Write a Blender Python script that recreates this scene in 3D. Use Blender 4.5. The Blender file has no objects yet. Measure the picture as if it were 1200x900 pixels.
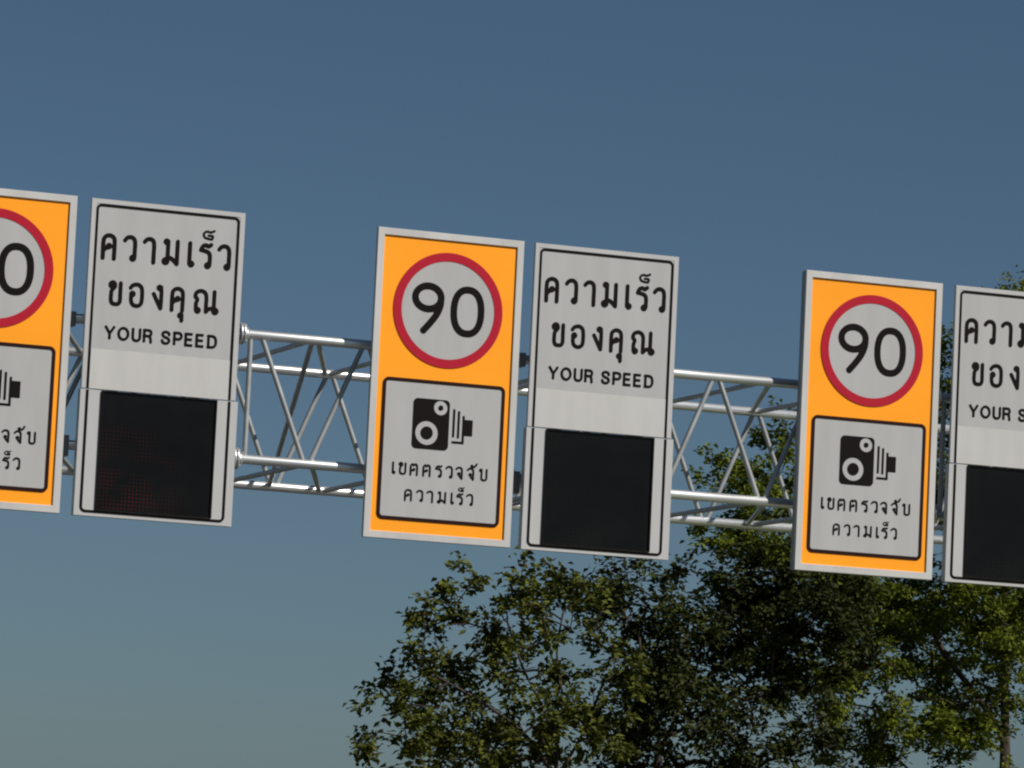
import bpy, math, random
import numpy as np
from mathutils import Vector, Matrix

# ------------------------------------------------------------------ camera, world, sun, exposure
scene = bpy.context.scene
COL = scene.collection
cam_data = bpy.data.cameras.new('camera')
cam = bpy.data.objects.new('camera', cam_data); COL.objects.link(cam)
cam_data.sensor_width = 36.0
cam_data.lens = 36.0 * 5500.13 / 1200.0
cam_data.clip_start = 0.5
cam_data.clip_end = 6000
R_ = Vector((0.9327, -0.3575, 0.0476)); B_ = Vector((-0.3509, -0.9300, -0.1098))
B_.normalize(); R_ = (R_ - B_ * R_.dot(B_)).normalized(); U_ = B_.cross(R_)
M_ = Matrix((R_, U_, B_)).transposed().to_4x4()
M_.translation = Vector((-16.1752, -42.3996, 1.9884))
cam.matrix_world = M_
scene.camera = cam

SUN_EL, SUN_AZ = 42.0, 37.0           # azimuth: right of the sign normal, on the camera's side
e, a = math.radians(SUN_EL), math.radians(SUN_AZ)
S = Vector((math.cos(e) * math.sin(a), -math.cos(e) * math.cos(a), math.sin(e)))
sun_data = bpy.data.lights.new('sun', 'SUN')
sun_data.energy = 5.0; sun_data.angle = math.radians(0.53); sun_data.color = (1.0, 0.95, 0.88)
sun = bpy.data.objects.new('sun', sun_data); COL.objects.link(sun)
sun.rotation_euler = S.to_track_quat('Z', 'Y').to_euler()
sun.location = (30, -40, 60)

world = bpy.data.worlds.new('World'); scene.world = world; world.use_nodes = True
wn, wl = world.node_tree.nodes, world.node_tree.links
sky = wn.new('ShaderNodeTexSky'); sky.sky_type = 'NISHITA'; sky.sun_disc = False
sky.sun_elevation = e; sky.sun_rotation = math.atan2(S.x, S.y)
sky.air_density = 0.70; sky.dust_density = 0.72; sky.ozone_density = 6.0; sky.altitude = 0
wb = wn.new('ShaderNodeMix'); wb.data_type = 'RGBA'; wb.blend_type = 'MULTIPLY'; wb.inputs[0].default_value = 1.0
wb.inputs[7].default_value = (0.985, 0.99, 0.885, 1.0)          # the photo's cooler, greener white balance, over the whole sky alike
wl.new(sky.outputs[0], wb.inputs[6]); wl.new(wb.outputs[2], wn['Background'].inputs[0])
wn['Background'].inputs[1].default_value = 0.05

vs = scene.view_settings
vs.view_transform = 'Standard'; vs.look = 'None'; vs.gamma = 1.0; vs.use_curve_mapping = False
vs.exposure = -0.10
scene.cycles.max_bounces = 6
scene.cycles.pixel_filter_type = 'BLACKMAN_HARRIS'
scene.cycles.filter_width = 2.2

rng = np.random.default_rng(7)
random.seed(7)

# ------------------------------------------------------------------ materials
def mat(name, col, rough=0.5, metal=0.0, spec=0.5):
    m = bpy.data.materials.new(name); m.use_nodes = True
    b = m.node_tree.nodes['Principled BSDF']
    b.inputs['Base Color'].default_value = (*col, 1); b.inputs['Roughness'].default_value = rough
    b.inputs['Metallic'].default_value = metal; b.inputs['Specular IOR Level'].default_value = spec
    return m

def vary(m, lo, hi, scale=(3, 3, 3), detail=4, rough_amp=0.0, bump=0.0):
    """soft wear: multiplies the base colour by a noise between lo and hi"""
    n, l = m.node_tree.nodes, m.node_tree.links
    b = n['Principled BSDF']
    tc = n.new('ShaderNodeNewGeometry'); mp = n.new('ShaderNodeMapping'); mp.inputs['Scale'].default_value = scale
    nz = n.new('ShaderNodeTexNoise'); nz.inputs['Scale'].default_value = 1.0; nz.inputs['Detail'].default_value = detail
    mr = n.new('ShaderNodeMapRange'); mr.inputs[1].default_value = .3; mr.inputs[2].default_value = .7
    mr.inputs[3].default_value = lo; mr.inputs[4].default_value = hi
    mx = n.new('ShaderNodeMix'); mx.data_type = 'RGBA'; mx.blend_type = 'MULTIPLY'; mx.inputs[0].default_value = 1
    mx.inputs[6].default_value = b.inputs['Base Color'].default_value
    l.new(tc.outputs['Position'], mp.inputs[0]); l.new(mp.outputs[0], nz.inputs['Vector'])
    l.new(nz.outputs['Fac'], mr.inputs[0]); l.new(mr.outputs[0], mx.inputs[7]); l.new(mx.outputs[2], b.inputs['Base Color'])
    if rough_amp:
        r = n.new('ShaderNodeMapRange'); r0 = b.inputs['Roughness'].default_value
        r.inputs[3].default_value = r0 - rough_amp; r.inputs[4].default_value = r0 + rough_amp
        l.new(nz.outputs['Fac'], r.inputs[0]); l.new(r.outputs[0], b.inputs['Roughness'])
    if bump:
        bp = n.new('ShaderNodeBump'); bp.inputs['Strength'].default_value = bump; bp.inputs['Distance'].default_value = .01
        l.new(nz.outputs['Fac'], bp.inputs['Height']); l.new(bp.outputs[0], b.inputs['Normal'])
    return m

M_white = vary(mat('reflective_white_sheeting', (0.405, 0.405, 0.405), .55, 0, .2), .94, 1.04, (5, 5, .7), 6)
M_band = vary(mat('white_painted_band', (0.49, 0.485, 0.475), .4), .94, 1.05, (5, 5, 1.2), 6)
M_cab = vary(mat('cabinet_white_paint', (0.45, 0.45, 0.45), .4), .95, 1.04, (3, 3, .8), 5)
M_orange = vary(mat('fluorescent_orange_sheeting', (1.0, 0.35, 0.012), .55, 0, .2), .94, 1.04, (.8, .8, 1.6), 4)
M_red = vary(mat('red_sheeting', (0.40, 0.004, 0.022), .55, 0, .2), .95, 1.05, (3, 3, 3), 3)
M_black = mat('black_vinyl', (0.007, 0.0055, 0.005), .7, 0, .08)
M_maroon = mat('dark_border_vinyl', (0.018, 0.004, 0.003), .6, 0, .12)
M_alu = vary(mat('dull_aluminium_frame', (0.50, 0.49, 0.48), .5, .15), .9, 1.08, (4, 4, 1), 4)
M_pipe = vary(mat('galvanised_chord_pipe', (0.80, 0.81, 0.81), .38, .8), .92, 1.05, (1.5, 9, 9), 5, .06)
M_brace = vary(mat('galvanised_brace_pipe', (0.40, 0.415, 0.42), .42, .45), .85, 1.12, (5, 5, 5), 5, .06)
M_channel = mat('galvanised_channel', (0.34, 0.35, 0.36), .55, .3)

def led_material(name, red):
    m = bpy.data.materials.new(name); m.use_nodes = True
    n, l = m.node_tree.nodes, m.node_tree.links
    b = n['Principled BSDF']; b.inputs['Roughness'].default_value = .22; b.inputs['Specular IOR Level'].default_value = .2
    tc = n.new('ShaderNodeTexCoord'); sp = n.new('ShaderNodeSeparateXYZ'); l.new(tc.outputs['Object'], sp.inputs[0])
    fr = []
    for ax in ('X', 'Z'):
        q = n.new('ShaderNodeMath'); q.operation = 'MULTIPLY'; q.inputs[1].default_value = 1 / .036
        f = n.new('ShaderNodeMath'); f.operation = 'FRACT'; s = n.new('ShaderNodeMath'); s.operation = 'SUBTRACT'; s.inputs[1].default_value = .5
        p = n.new('ShaderNodeMath'); p.operation = 'POWER'; p.inputs[1].default_value = 2
        ab = n.new('ShaderNodeMath'); ab.operation = 'ABSOLUTE'
        l.new(sp.outputs[ax], q.inputs[0]); l.new(q.outputs[0], f.inputs[0]); l.new(f.outputs[0], s.inputs[0])
        l.new(s.outputs[0], ab.inputs[0]); l.new(ab.outputs[0], p.inputs[0]); fr.append(p)
    ad = n.new('ShaderNodeMath'); ad.operation = 'ADD'; l.new(fr[0].outputs[0], ad.inputs[0]); l.new(fr[1].outputs[0], ad.inputs[1])
    lt = n.new('ShaderNodeMath'); lt.operation = 'LESS_THAN'; lt.inputs[1].default_value = .09; l.new(ad.outputs[0], lt.inputs[0])
    nz = n.new('ShaderNodeTexNoise'); nz.inputs['Scale'].default_value = 3.2; nz.inputs['Detail'].default_value = 3
    l.new(tc.outputs['Object'], nz.inputs['Vector'])
    mr = n.new('ShaderNodeMapRange'); mr.inputs[1].default_value = .40; mr.inputs[2].default_value = .62
    mr.inputs[3].default_value = .0; mr.inputs[4].default_value = 1; l.new(nz.outputs['Fac'], mr.inputs[0])
    vd = n.new('ShaderNodeVectorMath'); vd.operation = 'DISTANCE'; vd.inputs[1].default_value = (.45, -.014, .30); l.new(tc.outputs['Object'], vd.inputs[0])
    pm = n.new('ShaderNodeMapRange'); pm.inputs[1].default_value = .15; pm.inputs[2].default_value = .62; pm.inputs[3].default_value = 1; pm.inputs[4].default_value = .08
    l.new(vd.outputs['Value'], pm.inputs[0])
    m0 = n.new('ShaderNodeMath'); m0.operation = 'MULTIPLY'; l.new(mr.outputs[0], m0.inputs[0]); l.new(pm.outputs[0], m0.inputs[1]); mr = m0
    mu = n.new('ShaderNodeMath'); mu.operation = 'MULTIPLY'; l.new(lt.outputs[0], mu.inputs[0]); l.new(mr.outputs[0], mu.inputs[1])
    mx = n.new('ShaderNodeMix'); mx.data_type = 'RGBA'; mx.inputs[6].default_value = (.0045, .0045, .0045, 1)
    n2 = n.new('ShaderNodeTexNoise'); n2.inputs['Scale'].default_value = 2.2; n2.inputs['Detail'].default_value = 5; l.new(tc.outputs['Object'], n2.inputs['Vector'])
    r2 = n.new('ShaderNodeMapRange'); r2.inputs[1].default_value = .35; r2.inputs[2].default_value = .7; r2.inputs[3].default_value = .2; r2.inputs[4].default_value = .3
    l.new(n2.outputs['Fac'], r2.inputs[0]); l.new(r2.outputs[0], b.inputs['Roughness'])
    c2 = n.new('ShaderNodeMix'); c2.data_type = 'RGBA'; c2.inputs[6].default_value = (.002, .002, .0022, 1); c2.inputs[7].default_value = (.0045, .0048, .0047, 1)
    l.new(n2.outputs['Fac'], c2.inputs[0]); l.new(c2.outputs[2], mx.inputs[6])
    mx.inputs[7].default_value = (red, .006, .006, 1)
    l.new(mu.outputs[0], mx.inputs[0]); l.new(mx.outputs[2], b.inputs['Base Color'])
    return m
M_led = led_material('unlit_led_matrix', .008)
M_led_red = led_material('unlit_led_matrix_with_red_diodes', .045)

def leaf_material(name, dark, light, transl):
    m = bpy.data.materials.new(name); m.use_nodes = True
    n, l = m.node_tree.nodes, m.node_tree.links
    b = n['Principled BSDF']; b.inputs['Roughness'].default_value = .65; b.inputs['Specular IOR Level'].default_value = .12
    at = n.new('ShaderNodeAttribute'); at.attribute_name = 'tint'
    mx = n.new('ShaderNodeMix'); mx.data_type = 'RGBA'; mx.inputs[6].default_value = (*dark, 1); mx.inputs[7].default_value = (*light, 1)
    l.new(at.outputs['Fac'], mx.inputs[0]); l.new(mx.outputs[2], b.inputs['Base Color'])
    tr = n.new('ShaderNodeBsdfTranslucent'); l.new(mx.outputs[2], tr.inputs['Color'])
    ms = n.new('ShaderNodeMixShader'); ms.inputs[0].default_value = transl
    l.new(b.outputs[0], ms.inputs[1]); l.new(tr.outputs[0], ms.inputs[2]); l.new(ms.outputs[0], n['Material Output'].inputs[0])
    return m
M_leaf_olive = leaf_material('olive_leaves', (.010, .014, .003), (.135, .150, .022), .20)
M_leaf_dark = leaf_material('shade_darkened_leaves', (.002, .0035, .0015), (.060, .072, .014), .14)  # shade of the dense crown is put into these near-black leaf colours
M_leaf_light = leaf_material('light_green_leaves', (.014, .026, .004), (.215, .255, .026), .28)
M_bark = vary(mat('grey_brown_bark', (.06, .042, .028), .9), .55, 1.3, (6, 6, 2), 6, 0, .5)
M_bark_red = vary(mat('dark_brown_bark', (.040, .027, .019), .9), .55, 1.3, (6, 6, 2), 6, 0, .5)
M_ground = vary(mat('dry_grass_ground', (.085, .095, .035), .95), .6, 1.35, (.3, .3, .3), 8, 0, .4)
M_asphalt = vary(mat('asphalt', (.05, .05, .052), .9), .75, 1.3, (2, 2, 2), 8, 0, .3)
M_paint = mat('road_paint', (.7, .7, .68), .6)
M_conc = vary(mat('concrete', (.3, .29, .27), .85), .8, 1.15, (3, 3, 3), 6)

# ------------------------------------------------------------------ mesh helpers
class MB:
    def __init__(s): s.v, s.f, s.sm = [], [], []
    def add(s, vs_, fs, smooth=False):
        k = len(s.v); s.v += [tuple(v) for v in vs_]; s.f += [tuple(i + k for i in f) for f in fs]; s.sm += [smooth] * len(fs)
    def box(s, x0, x1, y0, y1, z0, z1):
        s.add([(x0,y0,z0),(x1,y0,z0),(x1,y1,z0),(x0,y1,z0),(x0,y0,z1),(x1,y0,z1),(x1,y1,z1),(x0,y1,z1)],
              [(0,3,2,1),(4,5,6,7),(0,1,5,4),(1,2,6,5),(2,3,7,6),(3,0,4,7)])
    def tube(s, pts, rad, seg=12, cap=True):
        pts = [Vector(p) for p in pts]; rad = rad if hasattr(rad, '__len__') else [rad] * len(pts)
        k = len(s.v); prev = None
        for i, p in enumerate(pts):
            d = (pts[min(i+1, len(pts)-1)] - pts[max(i-1, 0)]).normalized()
            if prev is None: n = d.orthogonal().normalized()
            else: n = (prev - d * prev.dot(d)); n = n.normalized() if n.length > 1e-6 else d.orthogonal().normalized()
            prev = n; b = d.cross(n)
            for j in range(seg):
                t = 2 * math.pi * j / seg
                s.v.append(tuple(p + (n * math.cos(t) + b * math.sin(t)) * rad[i]))
        for i in range(len(pts) - 1):
            for j in range(seg):
                a_, b_ = k + i*seg + j, k + i*seg + (j+1) % seg
                s.f.append((a_, b_, b_ + seg, a_ + seg)); s.sm.append(True)
        if cap:
            s.f.append(tuple(k + j for j in reversed(range(seg)))); s.sm.append(False)
            s.f.append(tuple(k + (len(pts)-1)*seg + j for j in range(seg))); s.sm.append(False)
    def build(s, name, m, parent=None):
        me = bpy.data.meshes.new(name); me.from_pydata(s.v, [], s.f); me.materials.append(m)
        me.polygons.foreach_set('use_smooth', s.sm); me.update()
        o = bpy.data.objects.new(name, me); COL.objects.link(o)
        if parent is not None: o.parent = parent
        return o

def tag(o, label=None, cat=None, group=None, kind=None):
    if label: o['label'] = label
    if cat: o['category'] = cat
    if group: o['group'] = group
    if kind: o['kind'] = kind
    return o
def empty(name, loc, label, cat, group=None):
    o = bpy.data.objects.new(name, None); COL.objects.link(o); o.location = loc; o.empty_display_size = .3
    return tag(o, label, cat, group)
def copy_tree(o, parent=None):
    c = o.copy(); COL.objects.link(c); c.parent = parent
    for ch in list(o.children): copy_tree(ch, c)
    return c

# ---- flat shapes (drawn in sign metres u, v; laid on the sign face at y = -off)
def flat(polys, off, name, m, parent):
    b = MB()
    for pv, pf in polys: b.add([(u, -off, v) for u, v in pv], pf)
    return b.build(name, m, parent)
def rr_outline(u0, u1, v0, v1, r, n=6):
    out = []
    for cx, cy, t0 in ((u1-r, v1-r, 0), (u0+r, v1-r, 90), (u0+r, v0+r, 180), (u1-r, v0+r, 270)):
        for k in range(n + 1):
            t = math.radians(t0 + 90 * k / n); out.append((cx + r*math.cos(t), cy + r*math.sin(t)))
    return out
def ring_poly(o1, o2):
    n = len(o1); return (o1 + o2, [(i, (i+1) % n, n + (i+1) % n, n + i) for i in range(n)])
def rr_ring(u0, u1, v0, v1, r, t): return ring_poly(rr_outline(u0, u1, v0, v1, r), rr_outline(u0+t, u1-t, v0+t, v1-t, max(r-t, .004)))
def fill(o): return (o, [tuple(range(len(o)))])
def ell(cx, cy, rx, ry, n=72): return [(cx + rx*math.cos(2*math.pi*k/n), cy + ry*math.sin(2*math.pi*k/n)) for k in range(n)]

def march(f, u0, u1, v0, v1, h):
    """outline of f < 0 as small flat faces (used for lettering and symbols)"""
    us = np.arange(u0, u1 + h, h); vv = np.arange(v0, v1 + h, h)
    G = f(*np.meshgrid(us, vv, indexing='ij'))
    V, F, idx = [], [], {}
    def vert(key, p):
        if key not in idx: idx[key] = len(V); V.append(p)
        return idx[key]
    for i in range(len(us) - 1):
        for j in range(len(vv) - 1):
            c = [(i, j), (i+1, j), (i+1, j+1), (i, j+1)]; g = [G[q] for q in c]
            if min(g) >= 0: continue
            poly = []
            for k in range(4):
                p, q = c[k], c[(k+1) % 4]; a_, b_ = g[k], g[(k+1) % 4]
                if a_ < 0: poly.append(vert(p, (us[p[0]], vv[p[1]])))
                if (a_ < 0) != (b_ < 0):
                    t = a_ / (a_ - b_); key = (min(p, q), max(p, q))
                    poly.append(vert(key, (us[p[0]] + t*(us[q[0]]-us[p[0]]), vv[p[1]] + t*(vv[q[1]]-vv[p[1]]))))
            if len(poly) >= 3: F.append(tuple(poly))
    return V, F
def smooth(pts, n=7):
    P = [np.array(p, float) for p in pts]; P = [2*P[0]-P[1]] + P + [2*P[-1]-P[-2]]; out = []
    for i in range(1, len(P) - 2):
        for k in range(n):
            t = k / n; p0, p1, p2, p3 = P[i-1:i+3]
            out.append(.5*((2*p1)+(-p0+p2)*t+(2*p0-5*p1+4*p2-p3)*t*t+(-p0+3*p1-3*p2+p3)*t**3))
    out.append(P[-2]); return [tuple(p) for p in out]
def stroke_sdf(lines, w, butt=False):
    def f(U, V):
        d = np.full(U.shape, 9.)
        for ln in lines:
            for i, (p, q) in enumerate(zip(ln[:-1], ln[1:])):
                px, py = U - p[0], V - p[1]; dx, dy = q[0]-p[0], q[1]-p[1]; L2 = dx*dx + dy*dy + 1e-12
                t = (px*dx + py*dy) / L2
                tc = np.clip(t, 0, 1); dd = np.hypot(px - tc*dx, py - tc*dy) - w/2
                if butt:
                    L = math.sqrt(L2)
                    if i == 0: dd = np.maximum(dd, -t * L)
                    if i == len(ln) - 2: dd = np.maximum(dd, (t - 1) * L)
                d = np.minimum(d, dd)
        return d
    return f
def circ(cx, cy, r, n=14): return [(cx + r*math.cos(2*math.pi*k/n), cy + r*math.sin(2*math.pi*k/n)) for k in range(n+1)]

# ---- Thai letters as pen strokes, unit = height of the letter, stroke .15
def sm_(*p): return smooth(p)
KHO = [sm_((.04,0),(.04,.68),(.11,.87),(.28,.94),(.45,.87),(.51,.68),(.51,0)), sm_((.05,.28),(.14,.40),(.26,.45)), circ(.28,.50,.05)]
WO = [sm_((0,.80),(.09,.91),(.24,.95),(.38,.88),(.43,.70),(.43,.42),(.43,.12)), circ(.36,.10,.065)]
AA = [sm_((0,.82),(.08,.91),(.22,.95),(.36,.88),(.40,.70),(.40,.35),(.40,.0))]
MO = [circ(.12,.91,.05), [(.19,.93),(.19,.55),(.19,.16)], circ(.11,.11,.085), sm_((.17,.20),(.30,.25),(.43,.18),(.58,.04)), [(.59,.95),(.59,.03)]]
SARA_E = [[(.05,.94),(.05,.10)], circ(.13,.09,.06)]
RO = [sm_((.47,.95),(.37,.88),(.24,.92),(.12,.86),(.05,.71)), sm_((.05,.71),(.22,.68),(.38,.62),(.44,.48),(.44,.12)), circ(.36,.09,.065)]
TAIKHU = [sm_((.58,1.53),(.44,1.47),(.24,1.48),(.13,1.38),(.18,1.24),(.34,1.19),(.50,1.18)), sm_((.50,1.18),(.52,1.31),(.34,1.33))]
THIN = {id(TAIKHU): .095}
KHAI = [circ(.11,.85,.105), sm_((.21,.89),(.21,.76),(.08,.60),(.06,.42),(.06,.20),(.12,.06),(.26,.03),(.40,.06),(.46,.20),(.46,.55),(.46,.94))]
OANG = [sm_((.02,.79),(.11,.90),(.30,.95),(.46,.88),(.53,.70),(.53,.26),(.46,.09),(.30,.03),(.13,.09),(.06,.26),(.06,.50)), circ(.11,.53,.06)]
NGO = [circ(.27,.90,.055), sm_((.34,.93),(.36,.70),(.36,.35),(.35,.02)), [(.34,.03),(.02,.62)]]
SARA_U = [circ(.44,-.20,.055), [(.50,-.16),(.50,-.42)]]
NO = [circ(.15,.09,.065), sm_((.07,.12),(.07,.38),(.12,.56),(.03,.68),(.08,.86),(.28,.94),(.46,.86),(.52,.68),(.52,.35),(.52,.06)),
      sm_((.54,.07),(.66,.19),(.80,.22)), [(.87,.94),(.87,.12)], circ(.93,.11,.08)]
TO = [sm_((.04,0),(.04,.66),(.08,.84),(.17,.92),(.27,.82)), sm_((.27,.82),(.38,.93),(.48,.85),(.52,.66),(.52,0)), sm_((.05,.26),(.14,.38),(.25,.42)), circ(.27,.46,.05)]
CHO = [sm_((0,.80),(.09,.91),(.24,.95),(.38,.88),(.43,.70),(.43,.35),(.43,0)), sm_((.42,.05),(.30,.17),(.20,.34)), circ(.20,.42,.06)]
HANAKAT = [circ(.30,1.17,.045), sm_((.27,1.14),(.40,1.09),(.56,1.16),(.66,1.36))]
BO = [circ(.08,.88,.06), sm_((.15,.92),(.15,.55),(.15,.20),(.20,.06),(.34,.03),(.47,.06),(.53,.20),(.53,.55),(.53,.94))]
# ---- Latin capitals, unit = cap height, stroke .17, square ends
LAT = {
 'Y': [[(.0,1),(.34,.44)], [(.68,1),(.34,.44)], [(.34,.5),(.34,0)]],
 'O': [ell(.40,.5,.345,.43,26) + [ell(.40,.5,.345,.43,26)[0]]],
 'U': [smooth([(.06,1),(.06,.5),(.07,.25),(.17,.10),(.32,.07),(.47,.10),(.57,.25),(.58,.5),(.58,1)])],
 'R': [[(.08,0),(.08,1)], smooth([(.0,.93),(.38,.93),(.53,.88),(.58,.72),(.53,.56),(.38,.50),(.0,.50)]), smooth([(.36,.50),(.50,.44),(.55,.30),(.58,0)])],
 'S': [smooth([(.57,.70),(.53,.86),(.32,.935),(.12,.86),(.09,.72),(.18,.58),(.34,.51),(.52,.42),(.58,.27),(.50,.12),(.32,.065),(.12,.13),(.06,.31)])],
 'P': [[(.08,0),(.08,1)], smooth([(.0,.93),(.38,.93),(.54,.87),(.59,.70),(.54,.53),(.38,.46),(.0,.46)])],
 'E': [[(.08,0),(.08,1)], [(.0,.925),(.58,.925)], [(.0,.51),(.54,.51)], [(.0,.075),(.60,.075)]],
 'D': [[(.08,0),(.08,1)], smooth([(.0,.925),(.30,.925),(.50,.87),(.61,.70),(.63,.5),(.61,.30),(.50,.13),(.30,.075),(.0,.075)])]}

def letters(items, w, h, butt=False, sx=1.0):
    """items: (strokes, u of the left edge, v of the baseline, size) -> flat polygons"""
    out = []
    w_all = w
    for st, u, v, s in items:
        w = THIN.get(id(st), w_all)
        lines = [[(u + w_all*s/2*(not butt) + x*s*sx, v + y*s) for x, y in ln] for ln in st]
        P = np.array([p for ln in lines for p in ln]); m_ = w * s
        out.append(march(stroke_sdf(lines, w*s, butt), P[:,0].min()-m_, P[:,0].max()+m_, P[:,1].min()-m_, P[:,1].max()+m_, h))
    return out

# ------------------------------------------------------------------ setting: ground and road
def sheet(name, pts, z, m, kind='structure'):
    b = MB(); b.add([(x, y, z) for x, y in pts], [tuple(range(len(pts)))]); o = b.build(name, m); tag(o, kind=kind); return o
sheet('ground', [(-3000,-3000),(3000,-3000),(3000,3000),(-3000,3000)], 0, M_ground)
ctr = smooth([(-60,-190),(-32,-90),(-16.2,-43),(-6.2,-16),(-2.2,0),(-1.6,16),(-4,36),(-14,70),(-50,140),(-110,210)], 8)
def strip(off0, off1, z, idx=None):
    b = MB(); L, R = [], []
    for i in range(len(ctr)):
        p = Vector((*ctr[i], 0)); d = (Vector((*ctr[min(i+1, len(ctr)-1)], 0)) - Vector((*ctr[max(i-1, 0)], 0))).normalized(); n = Vector((d.y, -d.x, 0))
        L.append(p + n*off0 + Vector((0,0,z))); R.append(p + n*off1 + Vector((0,0,z)))
    for i in range(len(ctr)-1):
        if idx is None or i % 2 == idx: b.add([L[i], R[i], R[i+1], L[i+1]], [(0,1,2,3)])
    return b
tag(strip(-6.6, 6.6, .006).build('road', M_asphalt), kind='structure')
mk = strip(-6.2, -6.05, .011); m2 = strip(6.05, 6.2, .011); m3 = strip(-2.2, -2.08, .011, 0); m4 = strip(2.08, 2.2, .011, 0)
for q in (m2, m3, m4): mk.add(q.v, q.f)
tag(mk.build('lane_markings', M_paint), kind='structure')

# ------------------------------------------------------------------ gantry
ZC = 6.9                                    # height of the signs' centres
YF, YB = .30, 3.0                           # front and back chord planes
ZT, ZB = ZC + .381, ZC - .821
RC, RB = .047, .0255
gantry = empty('truss_gantry', (0, 1.65, 0), 'silver tubular lattice truss spanning the road and carrying all the signs', 'gantry')
gy = -1.65
def gbuild(b, name, m):
    b.v = [(x, y + gy, z) for x, y, z in b.v]; return b.build(name, m, gantry)
X0, SEC, NS = -10.24, 3.69, 5
X1 = X0 + SEC * NS
for y in (YF, YB):
    for z in (ZT, ZB):
        b = MB(); b.tube([(X0, y, z), (X1, y, z)], RC, 20); gbuild(b, 'chord', M_pipe)
for k in range(NS + 1):
    for y in (YF, YB):
        for z in (ZT, ZB):
            b = MB(); x = X0 + SEC * k
            for dx in (-.026, .004): b.tube([(x+dx, y, z), (x+dx+.022, y, z)], .105, 20)
            b.tube([(x-.075, y, z), (x-.026, y, z)], [RC+.003, .075], 16); b.tube([(x+.026, y, z), (x+.075, y, z)], [.075, RC+.003], 16)
            for j in range(8):
                t = math.pi/4*j + .2; b.tube([(x-.05, y+.082*math.cos(t), z+.082*math.sin(t)), (x+.05, y+.082*math.cos(t), z+.082*math.sin(t))], .011, 6)
            gbuild(b, 'flange', M_pipe)
# pipe clamps in the narrow gap between two sign boards
for x, z, r in ((-.06, ZT, .075), (-.06, ZB, .12), (-4.62, ZB, .11), (-4.62, ZT, .075)):
    b = MB(); b.box(x-.11, x+.11, YF-.049, YF+.10, z-r, z+r*.8); b.box(x-.09, x-.05, YF+.101, YF+.13, z-r*.6, z+r*.5); gbuild(b, 'pipe_clamp', M_channel)
braces = []
def pt(x, y, z): return (x, YF if y == 'f' else YB, ZT if z == 't' else ZB)
for k in range(NS):
    xs = X0 + SEC * k
    A_ = [xs + .18 + 1.09 * i for i in range(4)]; S_ = [x + .545 for x in A_[:3]]
    for x in (xs + .10, xs + SEC - .08):
        braces += [(pt(x,'f','t'), pt(x,'f','b')), (pt(x,'b','t'), pt(x,'b','b')), (pt(x,'f','t'), pt(x,'b','t')), (pt(x,'f','b'), pt(x,'b','b'))]
    for i in range(3):
        g = .025
        braces += [(pt(A_[i]+g,'f','t'), pt(S_[i]-g,'f','b')), (pt(S_[i]+g,'f','b'), pt(A_[i+1]-g,'f','t')),
                   (pt(A_[i]+g,'b','b'), pt(S_[i]-g,'b','t')), (pt(S_[i]+g,'b','t'), pt(A_[i+1]-g,'b','b'))]
        for z in 'tb':
            braces.append((pt(S_[i],'f',z), pt(S_[i],'b',z)))
            nx = S_[i+1] if i < 2 else A_[3]
            braces.append((pt(S_[i]+.05,'f',z), pt(nx-.05,'b',z)))
xi = X0 + SEC*2 + .18 + .545
braces.append((pt(xi,'f','t'), pt(xi+.5,'b','b')))
braces.sort(key=lambda s: abs((s[0][0] + s[1][0]) / 2 + .1))
rest = MB()
for i, (p, q) in enumerate(braces):
    if i < 100:
        b = MB(); b.tube([p, q], RB, 10, False); gbuild(b, 'brace', M_brace)
    else: rest.tube([p, q], RB, 10, False)
tag(gbuild(rest, 'outer_braces', M_brace), kind='stuff')
for x in (X0 - .16, X1 + .16):
    for y in (YF, YB):
        b = MB(); b.tube([(x, y, .1), (x, y, ZT + .35)], .16, 20); b.box(x-.35, x+.35, y-.35, y+.35, .1, .14)
        for j in range(4): b.box(x-.012 if j % 2 else x-.3, x+.012 if j % 2 else x+.3, y-.3 if j % 2 else y-.012, y+.3 if j % 2 else y+.012, .14, .42)
        gbuild(b, 'post', M_pipe)
    for k in range(6):
        z0 = .6 + k * 1.05; b = MB(); p, q = (YF, YB) if k % 2 else (YB, YF); b.tube([(x, p, z0), (x, q, z0+1.05)], .035, 10, False); gbuild(b, 'post_brace', M_brace)
    b = MB(); b.box(x-.7, x+.7, YF-.7, YB+.7, -.3, .1); gbuild(b, 'footing', M_conc)

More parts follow.
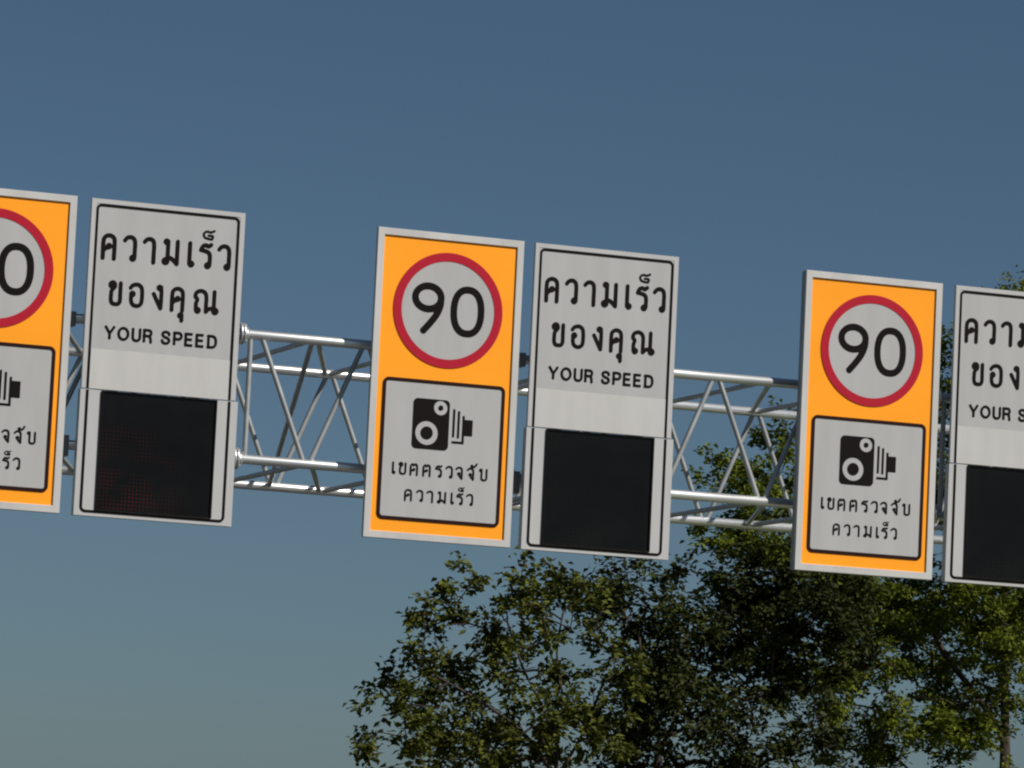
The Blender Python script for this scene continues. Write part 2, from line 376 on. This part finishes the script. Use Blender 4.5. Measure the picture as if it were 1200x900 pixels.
# ------------------------------------------------------------------ orange speed limit signs
Z0 = ZC - 1.5                               # bottom edge of every board
GO = 'orange 90 speed limit signs on the gantry'
def make_orange():
    W, H = 1.51, 3.0
    r = empty('speed_limit_sign', (0, 0, Z0), None, 'sign', GO)
    b = MB(); b.box(.02, W-.02, .008, .025, .02, H-.02); b.build('backing_panel', M_alu, r)
    b = MB(); t = .07                       # raised tray frame
    o1 = [(0,0),(W,0),(W,H),(0,H)]; o2 = [(t,t),(W-t,t),(W-t,H-t),(t,H-t)]
    yf, yb, c = -.015, .03, .004
    def loop(q, y, d): 
        s = [(1,1),(-1,1),(-1,-1),(1,-1)]; return [(u + s[i][0]*d, y, v + s[i][1]*d) for i, (u, v) in enumerate(q)]
    lv = loop(o1, yb, 0) + loop(o1, yf + c, 0) + loop(o1, yf, c) + loop(o2, yf, -c) + loop(o2, yf + c, 0) + loop(o2, yb, 0)
    b.add(lv, [(4*k + i, 4*k + (i+1) % 4, 4*k + 4 + (i+1) % 4, 4*k + 4 + i) for k in range(5) for i in range(4)] + [(20+i, 20+(i+1) % 4, (i+1) % 4, i) for i in range(4)])
    fr = b.build('frame', M_alu, r)
    flat([fill(rr_outline(t-.004, W-t+.004, t-.004, H-t+.004, .02))], -.004, 'orange_panel', M_orange, r)
    cx, cy = .758, 2.251
    disc = flat([fill(ell(cx, cy, .49, .49))], .0, 'speed_disc', M_white, r)
    flat([ring_poly(ell(cx, cy, .562, .562), ell(cx, cy, .478, .478))], .004, 'red_ring', M_red, disc)
    s = .067
    nine = [ell(.549, 2.362, .133, .112, 40) + [ell(.549, 2.362, .133, .112, 40)[0]]]
    tail = [smooth([(.682, 2.375), (.676, 2.29), (.64, 2.20), (.575, 2.11), (.505, 2.028)])]
    zero = [(.958 + .141*math.copysign(abs(math.cos(t_))**.86, math.cos(t_)), 2.256 + .214*math.copysign(abs(math.sin(t_))**.86, math.sin(t_))) for t_ in np.linspace(0, 2*math.pi, 61)]
    f9, ft, f0 = stroke_sdf(nine, s), stroke_sdf(tail, s, True), stroke_sdf([zero], s)
    pol = [march(lambda U, V: np.minimum(f9(U, V), ft(U, V)), .34, .76, 1.94, 2.54, .009), march(f0, .74, 1.18, 1.98, 2.54, .009)]
    flat(pol, .004, 'numerals', M_black, disc)
    plate = flat([fill(rr_outline(.135, 1.385, .19, 1.556, .05))], .0, 'camera_plate', M_white, r)
    flat([rr_ring(.130, 1.388, .187, 1.560, .06, .034)], .004, 'plate_border', M_maroon, plate)
    def body(U, V):
        qx, qy = np.abs(U - .638) - .187 + .045, np.abs(V - 1.135) - .244 + .045
        d = np.hypot(np.maximum(qx, 0), np.maximum(qy, 0)) + np.minimum(np.maximum(qx, qy), 0) - .045
        for c0, c1, ro, ri in ((.733, 1.300, .070, .026), (.600, 1.048, .116, .063)):
            q = np.hypot(U - c0, V - c1); d = np.maximum(d, -np.maximum(q - ro, ri - q))
        return d
    pol = [march(body, .43, .85, .87, 1.40, .009)]
    for u0, u1, v0, v1 in ((.862,.884,1.028,1.300), (.912,.934,1.022,1.284), (.860,.962,.968,.990), (.962,.984,.968,1.242), (.984,1.068,1.050,1.206)):
        pol.append(([(u0,v0),(u1,v0),(u1,v1),(u0,v1)], [(0,1,2,3)]))
    flat(pol, .004, 'camera_symbol', M_black, plate)
    k = .001028; u0 = .258 - 80*k; h = .113; v = .632
    it = [(g, u0 + x*k, v, h) for g, x in ((SARA_E,80),(KHAI,150),(TO,258),(TO,385),(RO,508),(WO,618),(CHO,718),(CHO,832),(HANAKAT,832),(BO,952))]
    flat(letters(it, .17, .0042, sx=1.2), .004, 'lettering', M_black, plate)
    k = .001027; u0 = .398 - 200*k; v = .383; h = .108
    it = [(g, u0 + x*k, v, h) for g, x in ((KHO,200),(WO,322),(AA,425),(MO,530),(SARA_E,662),(RO,718),(TAIKHU,718),(WO,822))]
    flat(letters(it, .17, .0042, sx=1.2), .004, 'lettering', M_black, plate)
    for x in (.35, 1.16):
        b = MB(); b.box(x-.03, x+.03, .031, .25, .45, 2.72); b.build('mounting_channel', M_channel, r)
    return r
GS = 'white YOUR SPEED display boards on the gantry'
def make_display():
    W, H = 1.52, 3.0
    r = empty('speed_display_sign', (0, 0, Z0), None, 'sign', GS)
    b = MB(); b.box(0, W, 0, .03, 1.196, H); b.build('face_panel', M_white, r)
    flat([fill(rr_outline(.004, .047, 1.2, H-.004, .003)), fill(rr_outline(1.47, W-.004, 1.2, H-.004, .003)), fill(rr_outline(.047, 1.47, 2.956, H-.004, .003))], .003, 'edge_trim', M_cab, r)
    flat([([(.074,1.199),(1.442,1.199),(1.442,1.578),(.074,1.578)], [(0,1,2,3)])], .004, 'white_band', M_band, r)
    bo = rr_ring(.047, 1.469, .03, 2.953, .055, .026)
    # border: upper part on the face panel, lower part on the cabinet, which stands 12 mm proud
    def clip(poly, lo, hi):
        out = []
        for f in poly[1]:
            q = [poly[0][i] for i in f]
            for sgn, lim in ((1, lo), (-1, -hi)):
                nq = []
                for i in range(len(q)):
                    p, n_ = q[i], q[(i+1) % len(q)]; a_, b_ = sgn*p[1]-lim, sgn*n_[1]-lim
                    if a_ >= 0: nq.append(p)
                    if (a_ >= 0) != (b_ >= 0): t = a_/(a_-b_); nq.append((p[0]+t*(n_[0]-p[0]), p[1]+t*(n_[1]-p[1])))
                q = nq
                if len(q) < 3: break
            if len(q) >= 3: out.append((q, [tuple(range(len(q)))]))
        return out
    flat(clip(bo, 1.2, 3), .004, 'border_line', M_black, r)
    b = MB(); b.box(-.006, W+.022, -.010, .075, 0, 1.188)
    cab = b.build('display_cabinet', M_cab, r)
    flat(clip(bo, 0, 1.184), .014, 'border_line', M_black, cab)
    scr = flat([fill(rr_outline(.214, 1.318, .075, 1.176, .006))], .014, 'display_screen', M_led, cab)
    b = MB()
    for x0, x1, z0, z1 in ((.198,1.334,1.176,1.186), (.198,.2138,.062,1.176), (1.3182,1.334,.062,1.176), (.2138,1.3182,.062,.0748)): b.box(x0, x1, -.03, -.0101, z0, z1)
    b.build('screen_bezel', M_black, cab)
    u = .235
    k = .001212; o = .107 - 75*k
    it = [(g, o + x*k, 2.442, u*.99) for g, x in ((KHO,75),(WO,256),(AA,416),(MO,570),(SARA_E,775),(RO,866),(TAIKHU,866),(WO,1025))]
    flat(letters(it, .172, .007), .004, 'lettering', M_black, r)
    it = [(g, x, 2.008, .222) for g, x in ((KHAI,.207),(OANG,.404),(NGO,.632),(KHO,.811),(SARA_U,.811),(NO,1.042))]
    flat(letters(it, .172, .007), .004, 'lettering', M_black, r)
    o = .199 - 110*.001212
    for wd, xs in (('YOUR', (112,216,330,420)), ('SPEED', (568,665,757,847,943))):
        flat(letters([(LAT[c], o + x*.001212, 1.677, .126) for c, x in zip(wd, xs)], .205, .0048, True, 1.06), .004, 'lettering', M_black, r)
    for x in (.35, 1.16):
        b = MB(); b.box(x-.03, x+.03, .076, .25, .3, 2.72); b.build('mounting_channel', M_channel, r)
    return r
proto = make_orange()
for i, (x, lab) in enumerate(((-6.145, 'orange 90 camera zone sign cut off by the left edge of the photo'),
                              (-1.632, 'orange 90 camera zone sign in the middle, left of the central white speed board'),
                              (2.898, 'orange 90 camera zone sign on the right, with leaves behind its lower half'))):
    o = proto if i == 0 else copy_tree(proto)
    o.location.x = x; o['label'] = lab
    if i == 2:
        b = MB(); b.box(.003, 1.507, .0305, .095, .003, 2.997); b.build('rear_tray', M_channel, o)
proto = make_display()
for i, (x, lab) in enumerate(((-4.492, 'white YOUR SPEED board on the left with faint red dots low in its black screen'),
                              (0, 'white YOUR SPEED board in the middle with a plain black screen'),
                              (4.561, 'white YOUR SPEED board cut off by the right edge of the photo'))):
    o = proto if i == 0 else copy_tree(proto)
    o.location.x = x; o['label'] = lab
    if i == 0: first = o
for c in first.children:
    for d in c.children:
        if d.name.startswith('display_screen'):
            d.data = d.data.copy(); d.data.materials[0] = M_led_red

# ------------------------------------------------------------------ trees
def tree(name, label, base, trunk, blobs, m_leaf, m_bark, n_per, leaves, leaf, csig, r_trunk, droop=0.0, flat_=.75, depth=.8, limbs=()):
    """trunk: list of points; blobs: (x, y, z, rx, rz); clumps of leaves are grown on twigs that branch off the trunk"""
    rs = np.random.default_rng(sum(map(ord, name + label)))
    root = empty(name, base, label, 'tree', 'trees behind the gantry')
    bx, by, bz = base
    cl = []
    for (x, y, z, rx, rz) in blobs:
        n = max(3, int(n_per * rx * rz)); k = 0
        while k < n:
            d = rs.normal(size=3); d /= np.linalg.norm(d); rad = rs.random() ** .45
            cl.append((x + d[0]*rad*rx, y + d[1]*rad*rx*depth, z + d[2]*rad*rz)); k += 1
    cl = np.array(cl)
    nodes = [np.array(p, float) for p in smooth(trunk, 5)]; par = [i - 1 for i in range(len(nodes))]
    nt0 = len(nodes)
    for lb in limbs:
        q = smooth(lb, 4); st = int(np.argmin([np.linalg.norm(np.array(q[0]) - n_) for n_ in nodes])); cur = st
        for p_ in q[1:]: nodes.append(np.array(p_, float)); par.append(cur); cur = len(nodes) - 1
    nt = len(nodes)
    order = np.argsort(np.linalg.norm(cl - np.array(trunk[-1]), axis=1))
    tips = []
    for ci in order:
        c = cl[ci]; N = np.array(nodes[2:]); dv = c - N; d = np.linalg.norm(dv, axis=1)
        cost = d + .5 * np.maximum(0, -dv[:, 2]) + .02 * rs.random(len(d))
        j = int(np.argmin(cost)) + 2; p = nodes[j]; L = np.linalg.norm(c - p)
        ns = max(1, int(L / .22)); cur = j; off = rs.normal(size=3) * .05 * L
        for s in range(1, ns + 1):
            t = s / ns; q = p + (c - p)*t + off*math.sin(math.pi*t) + np.array((0, 0, min(.12*L, .15)*math.sin(math.pi*t))) + rs.normal(size=3)*.012
            nodes.append(q); par.append(cur); cur = len(nodes) - 1
        tips.append(cur)
    nn = len(nodes); w = np.zeros(nn)
    for t in tips: w[t] += 1
    for i in range(nn - 1, 0, -1):
        if i >= nt or par[i] >= 0: w[par[i]] += w[i]
    rad = .0055 * np.maximum(w, .6) ** .42; rad *= 1.0; sc_ = r_trunk / rad[1]
    rad = np.maximum(.006, rad * (1 + (sc_ - 1) * np.clip((w / w.max()) ** .3, 0, 1)))
    for i in range(nt0): rad[i] = r_trunk * (1 - .72 * i / (nt0 - 1))
    for i in range(nt0, nt): rad[i] = max(rad[i], .022)
    for i in range(nt0, nn): rad[i] = min(rad[i], rad[par[i]] * .97)
    b = MB()
    # trunk and limbs: follow the heaviest child from every start
    kids = [[] for _ in range(nn)]
    for i in range(1, nn): kids[par[i]].append(i)
    starts = [(None, 0)]
    while starts:
        pr, i = starts.pop(); path = [i] if pr is None else [pr, i]
        while kids[i]:
            ks = sorted(kids[i], key=lambda q: -w[q]); starts += [(i, q) for q in ks[1:]]; i = ks[0]; path.append(i)
        rr = [rad[q] for q in path]
        if pr is not None: rr[0] = min(rr[0], rr[1]*1.15)
        b.tube([nodes[q] - np.array(base) for q in path], rr, 10 if rr[0] > .04 else 5, False)
    b.build('trunk', m_bark, root)
    # leaves
    V, F, T = [], [], []
    for t in tips:
        c = nodes[t]; kk = rs.poisson(leaves * rs.uniform(.5, 1.5)); ct = rs.uniform(0, 1)
        out = c - nodes[max(par[t], 0)]; out = out / (np.linalg.norm(out) + 1e-6)
        ctw = np.cumsum(rs.normal(size=(6, 3)) * csig * .5, axis=0) + out * csig * np.linspace(-.6, 1, 6)[:, None]
        for _ in range(kk):
            o = c + ctw[rs.integers(6)] + rs.normal(size=3) * csig * np.array((.6, .6, .6*flat_))
            a_ = rs.normal(size=3) + out * .6; a_[2] = a_[2]*.5 - droop; a_ /= np.linalg.norm(a_)
            n_ = rs.normal(size=3)*.55 + np.array((0, 0, 1.0)); s_ = np.cross(a_, n_); s_ /= np.linalg.norm(s_) + 1e-6; up = np.cross(s_, a_)
            L = leaf[0] * rs.uniform(.5, 1.5); W = leaf[1] * rs.uniform(.7, 1.25); k = len(V)
            V += [o, o + a_*L*.45 + s_*W*.5 + up*W*.16, o + a_*L - up*L*.12, o + a_*L*.45 - s_*W*.5 + up*W*.16]
            F += [(k, k+1, k+2), (k, k+2, k+3)]; tv = min(1, max(0, .5*ct + .5*rs.random())); T += [tv, tv]
    me = bpy.data.meshes.new('crown'); me.from_pydata([tuple(v - np.array(base)) for v in V], [], F); me.materials.append(m_leaf)
    at = me.attributes.new('tint', 'FLOAT', 'FACE'); at.data.foreach_set('value', T); me.update()
    o = bpy.data.objects.new('crown', me); COL.objects.link(o); o.parent = root
    print(name, 'clumps', len(tips), 'leaves', len(V)//4, 'nodes', nn)
    return root
B1 = [(8.55,24.0,5.39,1.29,1.1),(9.88,24.7,6.34,.98,.92),(7.51,23.3,4.67,.89,.76),(9.57,25.1,4.43,1.58,1.05),(7.15,22.9,6.15,.35,.38),(8.28,24.0,6.66,.52,.45),(10.56,24.7,6.85,.39,.46),(8.77,23.3,6.66,.7,.51),(7.51,25.1,5.23,.33,.46),(6.99,22.9,4.26,.63,.5),(10.36,24.0,5.37,.78,.78),(9.49,24.7,3.0,2.22,1.18),(9.0,23.4,4.5,.8,.45),(10.2,23.5,4.5,.7,.5),(8.3,23.6,4.2,.6,.4),(9.7,23.3,5.1,.45,.3)]
B2 = [(12.69,27.0,6.41,1.03,.89),(12.21,27.7,6.96,.48,.48),(12.21,26.3,7.17,.75,.34),(14.5,28.1,6.71,1.26,.84),(12.72,25.9,5.3,1.15,.88),(15.09,27.0,6.29,1.25,.97),(14.76,27.7,7.27,.84,.56),(14.39,26.3,5.0,1.23,.68),(12.49,28.1,4.64,.83,.69),(15.16,25.9,6.94,.82,.55),(14.17,27.0,3.49,2.34,1.1),(16.14,27.0,6.78,0.7,0.49),(15.79,27.7,8.04,0.56,0.42)]
B3 = [(16.12,31.0,9.49,.91,.66),(15.7,31.7,9.58,.37,.29),(15.4,30.3,8.16,.79,.43),(17.05,32.1,10.46,.52,.45),(15.83,29.9,8.53,.87,.58),(17.97,31.0,7.71,1.18,.59),(19.7,31.7,7.79,1.13,.68),(20.02,30.3,9.08,1.19,1.33),(20.09,32.1,11.01,.61,1.14),(20.38,29.9,11.6,1.04,1.33),(20.88,31.0,13.1,.53,.3),(22.26,31.7,8.57,1.67,1.52),(18.48,30.3,6.91,.73,.51),(18.6,32.1,5.2,1.05,.75),(19.49,29.9,5.36,.88,.59),(21.11,31.0,7.41,.9,.75),(18.54,31.7,9.65,1.34,.9),(21.77,30.3,11.0,1.65,1.65),(22.9,32.1,6.03,1.0,.8),(19.4,29.9,3.61,2.78,1.03),(15.9,29.5,8.05,.75,.35),(16.9,29.4,7.6,.8,.35),(20.3,29.8,7.75,1.0,.5),(21.6,30.2,7.3,.9,.45),(15.5,30.6,7.4,.6,.3),(18.16,31.0,7.21,0.89,0.59),(19.75,31.7,6.6,0.82,0.52),(17.16,30.3,5.95,0.87,0.66),(21.01,32.1,7.07,1.06,0.61),(18.52,29.9,5.3,1.02,0.51),(17.57,30.0,6.19,0.8,0.51),(19.49,29.6,7.46,0.88,0.59),(18.99,30.7,7.25,0.67,0.44),(17.76,31.1,8.15,0.74,0.44),(19.89,31.1,6.07,0.75,0.52),(20.26,30.0,5.55,0.74,0.59),(20.18,29.3,6.69,0.66,0.66)]
tree('broadleaf_tree', 'olive green open crowned tree at the left of the group, under the middle signs', (9.95, 24, 0),
     [(9.95,24,-.1),(9.93,24.05,1.5),(9.9,24,3.2),(9.89,24,4.1),(9.87,24,4.55)], B1, M_leaf_olive, M_bark_red, 27, 56, (.115,.085), .12, .075, .15,
     limbs=([(9.88,24,4.4),(9.62,24,4.95),(9.25,23.9,5.5),(8.95,23.9,6.2)], [(9.87,24,4.5),(9.98,24.1,5.1),(9.93,24.3,5.8),(10.05,24.4,6.5)],
            [(9.9,24,3.9),(9.3,23.8,4.5),(8.5,23.6,4.95),(7.7,23.5,5.3)], [(9.9,24,3.9),(10.3,24,4.6),(10.6,24,5.4)]))
tree('broadleaf_tree', 'very dark dense tree between the olive tree and the tall light green one', (12.85, 27, 0),
     [(12.85,27,-.1),(12.75,27.1,2),(12.79,27,4.2),(13.05,27,5.0)], B2, M_leaf_dark, M_bark_red, 46, 62, (.115,.085), .16, .10, .15,
     limbs=([(12.9,27,4.5),(12.5,26.9,5.3),(12.35,26.9,6.3)], [(13.05,27,5.0),(13.4,27.1,5.7),(13.6,27.2,6.5)], [(12.95,27,4.7),(13.9,27,5.4),(14.8,27.1,6.1)]))
tree('feathery_tree', 'tall light green tree with fine leaves rising behind the right hand signs', (21.1, 31, 0),
     [(21.1,31,-.1),(21.05,31,2.4),(21.01,31,4.7),(20.98,31,5.5),(20.88,31,7.8),(20.9,31,9.6),(20.8,31,11.2)], B3, M_leaf_light, M_bark, 40, 90, (.10, .066), .15, .125, .1, .55,
     limbs=([(21.0,31,5.2),(20.5,31,5.85),(19.75,30.9,6.6),(19.1,30.8,7.4),(18.0,30.9,8.2)], [(20.9,31,7.2),(20.4,31,8.0),(19.6,31,8.6),(17.6,31,9.1),(16.2,31,9.3)],
            [(21.0,31,5.0),(20.0,31.3,5.4),(18.8,31.6,5.6)], [(20.9,31,7.4),(21.6,31,8.3),(22.3,31,8.9)], [(20.98,31,5.6),(20.7,31,6.8),(20.55,31,7.6)]))
